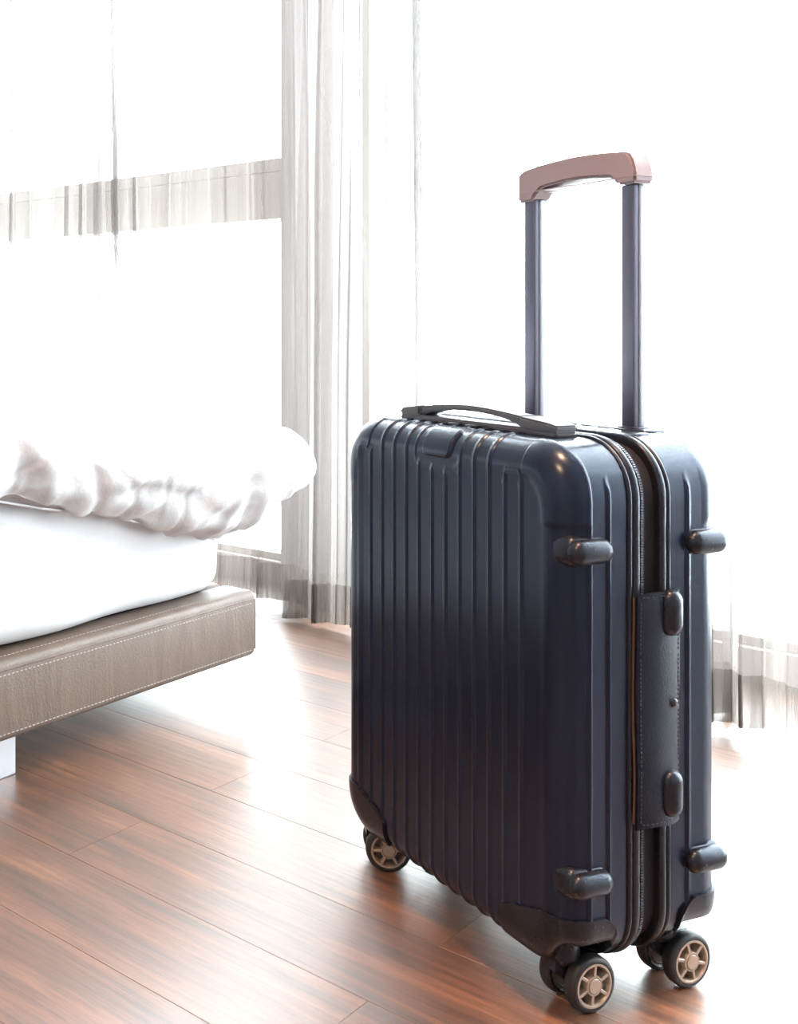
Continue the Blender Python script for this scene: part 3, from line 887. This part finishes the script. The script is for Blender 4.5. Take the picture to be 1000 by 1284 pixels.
for x, z in ((gx0, .803), (RX[0] + .010, .803), (RX[0] + .0125, .8085), (RX[0] + .024, .8165)): bt.append((x, z))
for k in range(1, 12):
    f_ = k / 12; a, b = RX[0] + .024, RX[1] - .020; bt.append((a + (b - a) * f_, .8165 + .0035 * math.sin(PI * f_)))
for x, z in ((RX[1] - .020, .8165), (RX[1] - .0125, .8110), (RX[1] - .010, .8065), (gx1, .8065)): bt.append((x, z))
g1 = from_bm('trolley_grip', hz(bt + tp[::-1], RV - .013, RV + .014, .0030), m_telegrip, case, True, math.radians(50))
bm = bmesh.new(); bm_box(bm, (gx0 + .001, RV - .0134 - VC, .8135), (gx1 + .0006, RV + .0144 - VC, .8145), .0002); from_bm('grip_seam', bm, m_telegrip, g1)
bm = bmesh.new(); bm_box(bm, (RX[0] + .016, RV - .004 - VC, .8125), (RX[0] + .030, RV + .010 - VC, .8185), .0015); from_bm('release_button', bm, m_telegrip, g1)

# leather flap over the zipper on the side, with feet and stud
FV0, FV1, FZ0, FZ1 = .0775, .1335, .1800, .4030
def flap_x(v, z): 
    a = (v - FV0) / (FV1 - FV0); k = (z - FZ0) / (FZ1 - FZ0)
    return HW + .0040 + .0062 * math.sin(PI * min(max(a, 0), 1)) ** .8 + .0006 * math.sin(k * 7 + a * 2) * (1 - a) + .0030 * (1 - a) ** 2
def flap_mesh(off, nv=26, nz_=60):
    V = []
    for j in range(nz_ + 1):
        for i in range(nv + 1):
            a, k = i / nv, j / nz_
            z = FZ0 + (FZ1 - FZ0) * k; v = FV0 + (FV1 - FV0) * a
            z += (.0025 * math.sin(a * 5.5) - .004 * (1 - a)) * (1 if k > .5 else .6) * (abs(2 * k - 1) ** 4)
            v += .0005 * math.sin(k * 9) * (1 - a) - .001 * math.sin(k * 6) * a
            V.append((flap_x(v, z) + off, v - VC, z))
    return V, nv + 1, nz_ + 1
V1, w, h_ = flap_mesh(0); V2, _, _ = flap_mesh(-.0022)
n = len(V1); Fc = []
for j in range(h_ - 1):
    for i in range(w - 1):
        a = j * w + i; Fc.append((a, a + 1, a + w + 1, a + w)); Fc.append((a + n, a + w + n, a + w + 1 + n, a + 1 + n))
for i in range(w - 1):
    Fc.append((i, i + n, i + 1 + n, i + 1)); t = (h_ - 1) * w + i; Fc.append((t, t + 1, t + 1 + n, t + n))
for j in range(h_ - 1):
    a = j * w; Fc.append((a, a + w, a + w + n, a + n)); a = j * w + w - 1; Fc.append((a, a + n, a + w + n, a + w))
flap = pyd('leather_side_handle', V1 + V2, Fc, m_leather, case)
flap.data.set_sharp_from_angle(angle=math.radians(45))
flap['label'] = 'black leather side handle flap with a stud'
bm = bmesh.new()
for j in range(60):
    k = (j + .5) / 60; z = FZ0 + .003 + (FZ1 - FZ0 - .008) * k
    v = FV0 - .0006 + .0005 * math.sin(k * 9)
    bmesh.ops.create_cube(bm, size=1, matrix=Matrix.Translation((flap_x(FV0, z) - .0035, v - VC, z)) @ Matrix.Diagonal((.0018, .0010, (FZ1 - FZ0) / 60, 1)))
from_bm('raw_edge', bm, m_raw, flap, False)
st = []
def fp(v, z): return (flap_x(v, z) + .0002, v - VC, z)
zz = np.linspace(FZ0 + .004, FZ1 - .006, 5); vs = np.linspace(FV0 + .004, FV1 - .003, 6)
for a, b in zip(zz[:-1], zz[1:]):
    st.append((fp(FV0 + .0035, a), fp(FV0 + .0035, b))); st.append((fp(FV1 - .0028, a), fp(FV1 - .0028, b)))
for a, b in zip(vs[:-1], vs[1:]):
    st.append((fp(a, FZ0 + .003), fp(b, FZ0 + .003))); st.append((fp(a, FZ1 - .0045), fp(b, FZ1 - .0045)))
stitches('stitching', st, .0042, .0024, .0009, m_thread_dk, flap)
for z in (.3815, .2090):
    bm = bmesh.new(); capsule(bm, (HW + .0095, .1175 - VC, z), .0110, .0112, 2, .85, 0); from_bm('side_foot', bm, m_plastic, flap)
bm = bmesh.new(); bmesh.ops.create_uvsphere(bm, u_segments=16, v_segments=10, radius=.0046, matrix=Matrix.Translation((flap_x(.121, .2945) + .0006, .1215 - VC, .2945)) @ Matrix.Diagonal((.55, 1, 1, 1)))
from_bm('snap_stud', bm, m_stud, flap)

# casters: fork plus two wheels each
WR = .0268
def lathe(bm, prof, n=40):
    """revolve (r, x) profile about the x axis"""
    rings = [[bm.verts.new((x, r * math.cos(2 * PI * k / n), r * math.sin(2 * PI * k / n))) for k in range(n)] for r, x in prof]
    for i in range(len(rings) - 1):
        for k in range(n): bm.faces.new((rings[i][k], rings[i][(k + 1) % n], rings[i + 1][(k + 1) % n], rings[i + 1][k]))
    return rings
hw = .0072
bm = bmesh.new()
pr = [(.0212, -hw), (.0235, -hw)] + [(WR - .0045 + .0045 * math.cos(a), -hw + .0045 + .0045 * math.sin(a)) for a in np.linspace(-PI / 2, 0, 6)] + \
     [(WR - .0045 + .0045 * math.cos(a), hw - .0045 + .0045 * math.sin(a)) for a in np.linspace(0, PI / 2, 6)] + [(.0212, hw)]
r_ = lathe(bm, pr); 
for k in range(40): bm.faces.new((r_[-1][k], r_[-1][(k + 1) % 40], r_[0][(k + 1) % 40], r_[0][k]))
bmesh.ops.recalc_face_normals(bm, faces=bm.faces)
me_tyre = bpy.data.meshes.new('tyre'); bm.to_mesh(me_tyre); bm.free(); me_tyre.materials.append(m_rubber)
me_tyre.polygons.foreach_set('use_smooth', [True] * len(me_tyre.polygons))
bm = bmesh.new()
for pr in ([(.0182, -hw + .001), (.0182, hw - .0008), (.0190, hw + .0004), (.0208, hw + .0004), (.0213, hw - .001), (.0213, -hw + .001)],
           [(.0002, hw + .0012), (.0066, hw + .0012), (.0072, hw + .0006), (.0072, hw - .0006)],
           [(.0078, hw - .0020), (.0079, hw + .0004), (.0090, hw + .0004), (.0095, hw - .0006), (.0095, -hw + .002)]): lathe(bm, pr)
for k in range(6):
    k2 = bmesh.new(); bm_box(k2, (-.003, .0088, -.0016), (hw - .0002, .0188, .0016), .0005, 1)
    bmesh.ops.transform(k2, matrix=Matrix.Rotation(k * PI / 3 + .26, 4, 'X'), verts=k2.verts)
    tmp = bpy.data.meshes.new('tmp'); k2.to_mesh(tmp); k2.free(); bm.from_mesh(tmp); bpy.data.meshes.remove(tmp)
bmesh.ops.recalc_face_normals(bm, faces=bm.faces)
me_rim = bpy.data.meshes.new('wheel_rim'); bm.to_mesh(me_rim); bm.free(); me_rim.materials.append(m_hub)
me_rim.set_sharp_from_angle(angle=math.radians(35))
bm = bmesh.new(); lathe(bm, [(.0002, -.0035), (.0210, -.0035), (.0210, -.0045), (.0002, -.0045)])
bmesh.ops.recalc_face_normals(bm, faces=bm.faces)
me_back = bpy.data.meshes.new('rim_web'); bm.to_mesh(me_back); bm.free(); me_back.materials.append(m_hubdark)

def caster(u, v, sv, swing=0.0):
    """u, v: middle of the axle; stem sits sv behind it"""
    x = U(u); y = v - VC
    bm = bmesh.new()
    # stem and collar under the shell
    def cyl(r0, r1, z0, z1, cy):
        bmesh.ops.create_cone(bm, cap_ends=True, segments=24, radius1=r0, radius2=r1, depth=z1 - z0, matrix=Matrix.Translation((x, cy, (z0 + z1) / 2)))
    cyl(.0165, .0165, .050, .074, y - sv); cyl(.0120, .0150, .044, .052, y - sv)
    # web between the two wheels, curved over the axle
    pts = []
    for k in range(13):
        a = math.radians(-70 + k * 250 / 12 * .8); pts.append((y + .0180 * math.cos(a), WR + .0180 * math.sin(a)))
    pts = [(y + .012, WR - .006), (y + .0165, WR + .004), (y + .017, WR + .014), (y + .010, .0505), (y - sv - .0150, .0530), (y - sv - .0150, .038), (y - .016, WR - .002), (y - .006, WR - .010)]
    k2 = bmesh.new(); bm_prism(k2, pts, x - .0082, x + .0082, 0)
    tmp = bpy.data.meshes.new('tmp'); k2.to_mesh(tmp); k2.free(); bm.from_mesh(tmp); bpy.data.meshes.remove(tmp)
    bmesh.ops.create_cone(bm, cap_ends=True, segments=16, radius1=.0035, radius2=.0035, depth=.044, matrix=Matrix.Translation((x, y, WR)) @ Matrix.Rotation(PI / 2, 4, 'Y'))
    piv = Vector((x, y - sv, 0)); RM = Matrix.Translation(piv) @ Matrix.Rotation(swing, 4, 'Z') @ Matrix.Translation(-piv)
    bmesh.ops.transform(bm, matrix=RM, verts=bm.verts)
    fk = from_bm('caster_fork', bm, m_plastic, case, True, math.radians(40))
    for s in (1, -1):
        for nm, me in (('tyre', me_tyre), ('wheel_rim', me_rim), ('rim_web', me_back)):
            o = bpy.data.objects.new(nm, me); COL.objects.link(o); o.parent = fk
            o.location = RM @ Vector((x + s * .0165, y, WR))
            o.rotation_euler = (random.uniform(0, 1), 0, swing + (0 if s > 0 else PI))
caster(-.0500, .0450, .018)
caster(-.0480, .1660, .018)
caster(-.3585, .0360, .010, math.radians(-28))
caster(-.3600, .1560, .012, math.radians(-20))
